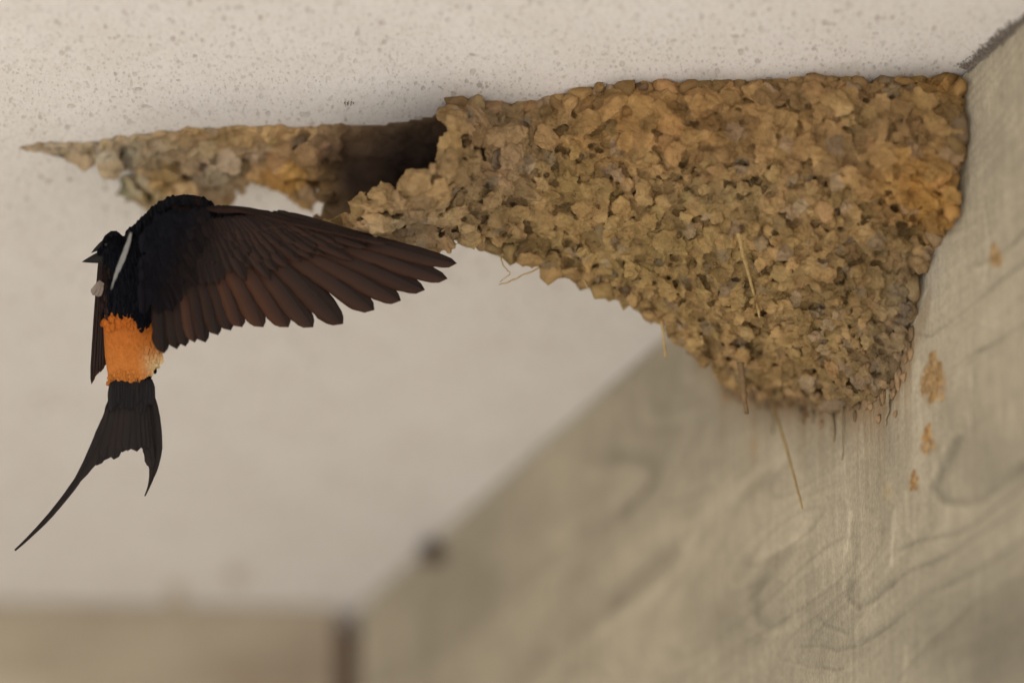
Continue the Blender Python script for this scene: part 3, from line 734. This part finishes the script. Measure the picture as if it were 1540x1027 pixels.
ell(168,373,DB+.020,18,27,17,.25); ell(160,378,DB+.020,13,18,13,.5); ell(182,385,DB+.022,24,30,20); ell(152,384,DB+.020,8,10,8)
# arm, wrist and hand inside the spread wing
for t in np.linspace(0, 1, 18):
    x = 300+(455-300)*t; y = 330+4*math.sin(t*3.1)*-2+8*t; r = 19-10*t; ell(x, y, DB+.012, r*1.2, r, r*.45)
me = bpy.data.meshes.new('tmp'); me.from_pydata(BV, [], BF); tmp = bpy.data.objects.new('tmp', me); col.objects.link(tmp)
rmod = tmp.modifiers.new('r', 'REMESH'); rmod.mode = 'VOXEL'; rmod.voxel_size = .0011
smod = tmp.modifiers.new('s', 'SMOOTH'); smod.iterations = 6; smod.factor = .5
dg = bpy.context.evaluated_depsgraph_get(); ev = tmp.evaluated_get(dg).to_mesh()
nv = len(ev.vertices); bv = np.zeros(nv*3, np.float32); ev.vertices.foreach_get('co', bv); bv = bv.reshape(-1, 3).astype(float)
bn = np.zeros(nv*3, np.float32); ev.vertices.foreach_get('normal', bn); bn = bn.reshape(-1, 3).astype(float)
bf = [tuple(p.vertices) for p in ev.polygons]
tmp.to_mesh_clear() if False else None
bpy.data.objects.remove(tmp)
BLK = np.array([.0042, .0044, .0068]); 
def bird_col(p, jitter=True):
    x, y, d = proj(p); c = np.repeat(BLK[None], len(p), 0).copy()
    n = np.array([mnoise.noise(Vector((xx/9, yy/9, 1.3))) for xx, yy in zip(x, y)])*9
    top = 472+np.interp(x, [155, 180, 198, 206, 215, 240], [3, -3, -4, 12, 16, -4])
    bot = np.interp(x, [158, 168, 180, 200, 215, 232, 245], [592, 590, 574, 576, 573, 556, 542])
    rump = (y+n*.22 > top) & (y+n*.3 < bot) & (x < 262)
    org = np.array([.42, .115, .018])
    lo = np.clip((y-480)/90, 0, 1)[:, None]
    o2 = org*(1-lo)+np.array([.47, .165, .035])*lo
    pale = np.exp(-((x-236)/16)**2-((y-548)/22)**2)[:, None]; o2 = o2*(1-pale)+np.array([.62, .46, .24])*pale
    c[rump] = o2[rump]
    rf = (np.abs(x-283) < 22) & (np.abs(y+.0*x-306) < 6); c[rf] = c[rf]*.5+np.array([.035, .013, .006])*.5+.002
    bl = (x < 165) & (y > 405) & (y < 470); c[bl] = np.array([.022, .013, .012])
    return c
body = link_mesh('body', bv, np.array([f for f in bf if len(f) == 4]), M_plum, bird, True, bird_col(bv)*np.array([.9, .9, .9]))
# contour feathers over back, head and rump: one plumage layer per body
pl = Acc(); 
cand = rng.permutation(nv)[:60000]; taken = {}; cnt = 0
px_, py_, dd_ = proj(bv); facing = -(bn@VW)
order = []
for i in cand:
    if facing[i] < (.45 if py_[i] < 345 or px_[i] < 190 and py_[i] < 400 else .2) or px_[i] > 345: continue
    k = (int(px_[i]//5.5), int(py_[i]//7))
    if k in taken: continue
    taken[k] = 1; order.append(i)
order.sort(key=lambda i: -py_[i])        # tail end first; upper rows overlie lower rows
cc = bird_col(bv[order])
for j, i in enumerate(order):
    x, y, d = px_[i], py_[i], dd_[i]
    if cc[j][0] > .2 and 490 < y < 556 and x < 222: continue
    if y > 540: L = 8
    elif y > 465: L = 15
    else: L = 15
    if x < 185 and y < 400: L = 8                      # head feathers are short
    ang = np.interp(x, [150, 240, 330], [.05, -.02, -.25])+rng.normal(0, .12)
    dx, dy = -math.sin(ang)*L, math.cos(ang)*L
    nn_ = bn[i]; # surface slope: depth change per px along (dx,dy)
    den = -(nn_@VW); sl_x = (nn_@RT)/max(.25, den)*PXM; sl_y = -(nn_@UP)/max(.25, den)*PXM
    d1 = d+sl_x*dx+sl_y*dy
    orange = cc[j][0] > .2; dx, dy = (dx*.7, dy*.7) if orange else (dx, dy); jt = rng.uniform(.9, 1.1) if orange else rng.uniform(.7, 1.5)
    V, Fq, U = blade((x-dx*.3, y-dy*.3), (x+dx*.9, y+dy*.9), L*(1.0 if orange else .62), d-.0006, d1-.0016, tipshape=.55, n=6, lead=.5, thick=.0001, camber=.001, seed=j)
    pl.add(V, Fq, U, cc[j]*jt)
M_pl2 = mat_feather('contour feather', (1, 1, 1), (.85, .85, .85), (.95, .95, .95), .0, .75); M_pl2.node_tree.nodes['Principled BSDF'].inputs['Specular IOR Level'].default_value = .06
pl.build('contour_feathers', M_pl2, bird); CF = 1

# spread wing
wing = bird
FL_ = [((430,328),(687,396),19,0),((417,330),(673,419),22,3),((404,332),(639,436),24,5),((391,333),(603,452),26,7),((377,334),(563,466),28,9),((362,335),(516,487),29,9),
 ((347,336),(471,492),27,7),((333,337),(434,492),27,6),((320,338),(396,492),26,5),((308,338),(364,492),24,4),((298,340),(347,497),22,3),((288,342),(328,504),22,3),((278,345),(309,515),21,3),
 ((268,348),(293,515),20,2),((258,352),(279,521),20,2),((248,358),(266,525),20,2),((238,364),(247,531),22,0)]
NFL = len(FL_)
def dwing(k): return DB+.010-.0009*k*(17/NFL)
for k, (a, b, wd, sag) in enumerate(FL_):
    V, Fq, U = blade(a, b, wd*(1.34 if k < 9 else 1.15), dwing(k)+.002, dwing(k)+.004, sag=sag*1.3, lead=.36, tilt=-.0030, tipshape=.74 if k < 9 else .84, n=26, seed=k)
    t = 1+.12*math.sin(k*2.3); tc = np.array([1, 1, 1])*t
    if k in (7, 8, 9): tc = np.array([1.5, 1.35, 1.2])
    if k > 9: tc = np.array([.75, .72, .8])*(1-.07*(k-9)); 
    if k == 13: tc = np.array([1.5, 1.4, 1.3])
    o = link_mesh('flight_feather', V, Fq, M_wing, wing, True, np.repeat(tc[None], len(V), 0), U)
    o['group'] = 'flight feathers of the spread wing'
cv = Acc()
def lerp(a, b, t): return (a[0]+(b[0]-a[0])*t, a[1]+(b[1]-a[1])*t)
for layer, (frac, n_, lift, start) in enumerate([(.50, 24, .0010, .0), (.36, 28, .0017, .0), (.25, 32, .0024, -.02), (.15, 36, .0030, -.03), (.08, 40, .0036, -.05)]):
    for j in range(n_):
        f = j/(n_-1)*(NFL-1); k = min(int(f), NFL-2); u = f-k
        a = lerp(FL_[k][0], FL_[k+1][0], u); b = lerp(FL_[k][1], FL_[k+1][1], u)
        dd = dwing(f)-lift
        s0 = (a[0]+(a[0]-b[0])*-start+rng.normal(0, 1.2), a[1]-4+layer*-1.2); e = lerp(a, b, frac*rng.uniform(.84, 1.16))
        V, Fq, U = blade(s0, e, (17 if frac > .3 else 14)*rng.uniform(.9, 1.15), dd, dd+.0010, sag=3, lead=.38, tilt=-.0011, tipshape=.60, n=10, seed=j+100*layer, root=.6)
        blend = np.clip(f/(NFL-1), 0, 1); tc = np.array([1.05, 1, .95])*(1-blend)+np.array([.30, .34, .55])*blend
        cv.add(V, Fq, U, tc*rng.uniform(.82, 1.15))
# leading edge feathers
for j in range(40):
    t = j/39; x = np.interp(t, [0, .12, .3, .55, 1], [322, 352, 388, 445, 560]); y = np.interp(x, [322, 350, 370, 400, 440, 500, 560], [309, 308.5, 311, 318, 329, 342, 356])
    V, Fq, U = blade((x-12, y+3.5), (x+20, y+8.5), 10, DB+.004, DB+.0055, lead=.5, tipshape=.6, n=8, seed=j); cv.add(V, Fq, U, (.8, .75, .75))
cv.build('wing_coverts', M_wing, wing)
sp_ = Acc()
for j in range(230):
    u_, v_ = rng.random()**1.1, rng.random(); y = 312+v_*125; x = np.interp(y, [312, 342, 362], [238, 220, 212])+u_*(np.interp(y, [312, 362], [78, 78])-.50*max(0, y-362)+rng.normal(0, 6))
    L = 20+16*v_+6*(1-u_); a_ = -.10-.30*u_+rng.normal(0, .12)
    V, Fq, U = blade((x, y), (x-math.sin(a_)*L, y+math.cos(a_)*L), 15, DB-.0065-.0032*(1-v_), DB-.0058-.0032*(1-v_)+.0006, lead=.5, tipshape=.5, n=8, camber=.0012, seed=j)
    mixw = np.clip((u_-.55)/.45, 0, 1)*.7+.15*v_; sp_.add(V, Fq, U, (BLK*(1-mixw)+np.array([.010, .0060, .0055])*mixw)*rng.uniform(.8, 1.5))
sp_.build('scapular_feathers', M_pl2, bird)
# far wing, seen edge on along the left flank
for k, (a, b, wd, c) in enumerate([((151,382),(137.5,578),9,(142,480)),((153,382),(141,570),9,(147,480)),((155,385),(147,563),9,(151,480)),((156,410),(151,560),10,(154,480)),((158,415),(156,552),10,(158,480))]):
    V, Fq, U = blade(a, b, wd, DB+.030-.002*k, DB+.034-.002*k, ctrl=c, lead=.3, tipshape=.86, n=22, seed=50+k, root=.8, flip=-1)
    o = link_mesh('flight_feather', V, Fq, M_wing, wing, True, np.repeat(np.array([[1.3, 1.25, 1.25]])*(1.2-.1*k), len(V), 0), U); o['group'] = 'flight feathers of the folded far wing'
pa = Acc()
for a, b, wd in [((153,424),(139,444),13),((152,430),(146,446),11),((150,424),(142,438),8),((152,428),(149,444),9)]:
    V, Fq, U = blade(a, b, wd, DB+.010, DB+.011, lead=.5, tipshape=.7, n=8, root=.7); pa.add(V, Fq, U, (.25, .20, .17))
pa.build('pale_tuft', M_white, bird)['label'] = 'small pale tuft at the edge of the far wing'
ws = Acc()
for a, b, wd in [((197,350),(187,388),5.5),((193,362),(182,400),6.5),((188,376),(176,412),6.5),((182,390),(171,424),5),((177,402),(167,436),2.5)]:
    dd = DB-.0105 if a[1] < 400 else DB-.0085
    V, Fq, U = blade(a, b, wd, dd, dd+.001, lead=.5, tipshape=.6, n=10, root=.5); ws.add(V, Fq, U, (.30, .30, .29))
ws.build('white_streak', M_white, bird)['label'] = 'narrow white feather streak down the black back'
# tail
tail = bird
DT = DB+.020
def prof_stream(t):   # broad base, long thin tip
    return np.interp(t, [0, .12, .30, .42, .55, .8, 1], [.55, .95, 1, .72, .36, .26, .10])
def prof_short(t): return np.interp(t, [0, .2, .55, .70, .80, .88, 1], [.5, .9, 1.0, .72, .38, .2, .08])
V, Fq, U = blade((182,572),(22,827),30, DT, DT-.004, ctrl=(146,715), lead=.35, n=40, wprof=prof_stream, seed=1, flip=-1)
ts = [(V, Fq, U)]
V, Fq, U = blade((217,566),(218,746),23, DT+.001, DT-.002, ctrl=(255,672), lead=.35, n=34, wprof=prof_short, seed=2); ts.append((V, Fq, U))
for a, b, wd, z, fl in [((183,570),(145,700),22,.0008,-1),((187,570),(157,692),22,.0014,-1),((191,570),(171,691),22,.002,-1),((195,570),(184,680),22,.0026,-1),((200,570),(192,678),20,.0032,-1),
                        ((204,570),(206,679),20,.0034,1),((208,570),(214,674),20,.0028,1),((211,568),(221,676),18,.0022,1),((214,566),(227,690),18,.0015,1),((215,566),(229,705),16,.0009,1)]:
    ts.append(blade(a, b, wd, DT-z, DT-z-.001, sag=4 if fl < 0 else -3, lead=.4, tipshape=.86, n=20, seed=int(b[0]), flip=1, root=.5))
for V, Fq, U in ts:
    o = link_mesh('tail_feather', V, Fq, M_tail, tail, True, np.ones((len(V), 3))*rng.uniform(.8, 1.2), U)
tcv = Acc()
for j in range(16):
    x = 168+j*3.9; V, Fq, U = blade((x, 572+rng.normal(0, 4)-8*((x-197)/30)**2*0), (x*.96+6+rng.normal(0, 2), 612+rng.normal(0, 8)), 13, DT-.003, DT-.0045, lead=.5, tipshape=.6, n=8, seed=j); tcv.add(V, Fq, U, (.55, .7, .95))
tcv.build('tail_coverts', M_tail, bird)
# beak, open, and eye
def cone(a, b, r, d, squash=.7):
    A, B = P(*a, d), P(*b, d); n = 10; pts = [A+(B-A)*t for t in np.linspace(0, 1, n)]
    rad = [r*PXM*(1-t**1.4)+.00008 for t in np.linspace(0, 1, n)]; return tube(pts, rad, 12)
V, Fc = cone((156.,386.), (123.,394.), 9.5, DB+.019); link_mesh('beak', V, Fc, M_beak, bird)
V, Fc = cone((156.,367.), (137.,380.5), 5.5, DB+.019); link_mesh('beak', V, Fc, M_beak, bird)
V0, F0 = ico(2); link_mesh('eye', P(160., 368., DB+.010)+V0*.0011, F0, M_eye, bird)

# ------------------------------------------------------------------ mud marks on the walls and ceiling
def wall_blob(name, x, y, rx, ry, thick, colr, label, cat, n=26, surf='w', group=None, mat=M_mud):
    d = dwall(x, y) if surf == 'w' else dceil(x, y); c = P(float(x), float(y), float(d)); root = None
    Vs, Fs, Cs = [], [], []; off = 0
    for i in range(n*2):
        if surf == 'w' and cat != 'clod':
            v_ = rng.uniform(-1, 1); wd = (.25+.75*np.clip((v_+1)/1.2, 0, 1))*math.sqrt(max(0, 1-max(0, v_-.4)**2*2)); h_ = rng.uniform(-1, 1)*wd
            if mnoise.noise(Vector((h_*1.6+x, v_*1.1, 3.1))) < -.12: continue
            qx, qy, r = x+rx*h_, y+ry*v_, .3
        else:
            a = rng.uniform(0, 6.283); r = rng.random()**.5; qx, qy = x+rx*r*math.cos(a), y+ry*r*math.sin(a)
        dd = float(dwall(qx, qy) if surf == 'w' else dceil(qx, qy)); p = P(qx, qy, dd); T = TPL2[rng.integers(len(TPL2))]
        nm = wn if surf == 'w' else np.array([0, 0, -1.0]); t = wdir if surf == 'w' else np.array([1.0, 0, 0]); b = np.cross(nm, t)
        s = rng.uniform(.4, 1)*min(rx, ry)*.38*PXM*(1.2-r*.7)
        Vs.append(p+T[:, :1]*s*t+T[:, 1:2]*s*b*1.3+T[:, 2:]*thick*rng.uniform(.4, 1)*nm); Fs.append(IF2+off); off += len(T)
        Cs.append(np.repeat((np.array(colr)*rng.uniform(.75, 1.25))[None], len(T), 0))
    o = link_mesh(name, np.concatenate(Vs), np.concatenate(Fs), mat, None, True, np.concatenate(Cs))
    tag(o, label, cat, group); return o
wall_blob('mud_mark', 1404, 566, 20, 34, .0008, (.42, .27, .12), 'largest ochre mud mark on the concrete wall, just right of the nest', 'mud mark', 20, group='ochre mud marks on the wall')
wall_blob('mud_mark', 1395, 660, 11, 20, .0010, (.45, .26, .09), 'drop shaped ochre mud mark on the wall below the largest mark', 'mud mark', 11, group='ochre mud marks on the wall')
wall_blob('mud_mark', 1375, 722, 7, 14, .0010, (.45, .24, .07), 'lowest and smallest ochre mud mark on the wall right of the nest', 'mud mark', 8, group='ochre mud marks on the wall')
wall_blob('mud_mark', 1495, 384, 12, 16, .0005, (.42, .27, .13), 'faint ochre mud mark on the wall near the right edge, level with the nest', 'mud mark', 7, group='ochre mud marks on the wall')
wall_blob('dark_clod', 657, 833, 14, 17, .010, (.12, .085, .06), 'dark blurred clod on the wall top under the ceiling, far beyond the nest', 'clod', 20)
wall_blob('ceiling_flake', 524, 155, 9, 3, .002, (.14, .10, .07), 'small dark flake stuck to the speckled ceiling above the mud strip', 'flake', 6, surf='c')
wall_blob('mud_smear', 266, 892, 16, 20, .0008, (.50, .42, .28), 'faint yellowish smear on the ceiling just above the far wall', 'smear', 30, surf='c', group='faint smears on the ceiling')
wall_blob('mud_smear', 355, 866, 16, 14, .0008, (.44, .37, .29), 'faint brownish smear on the ceiling, right of the yellowish smear', 'smear', 26, surf='c', group='faint smears on the ceiling')
# gritty mortar along the ceiling joint at the right
Vs, Fs, off = [], [], 0
for i in range(3200):
    t = rng.random()**1.2; L = WLEN-.067+t*.18; base = np.array([WB[0], WB[1], ZC])+wdir*L
    sgn = rng.random() < .5; s = rng.uniform(.0002, .0006)*(1.5 if rng.random() < .08 else 1)
    p = base+wn*(abs(rng.normal(0, .0016*(2.2 if t < .35 else 1))) if sgn else .001)-np.array([0, 0, 1])*(abs(rng.normal(0, .0016)) if not sgn else .001)
    T = TPL2[rng.integers(len(TPL2))]; Vs.append(p+T*s); Fs.append(IF2+off); off += len(T)
o = link_mesh('mortar_seam', np.concatenate(Vs), np.concatenate(Fs), M_grit, None)
tag(o, 'crumbly grey mortar seam along the joint of ceiling and wall right of the nest', 'mortar seam')
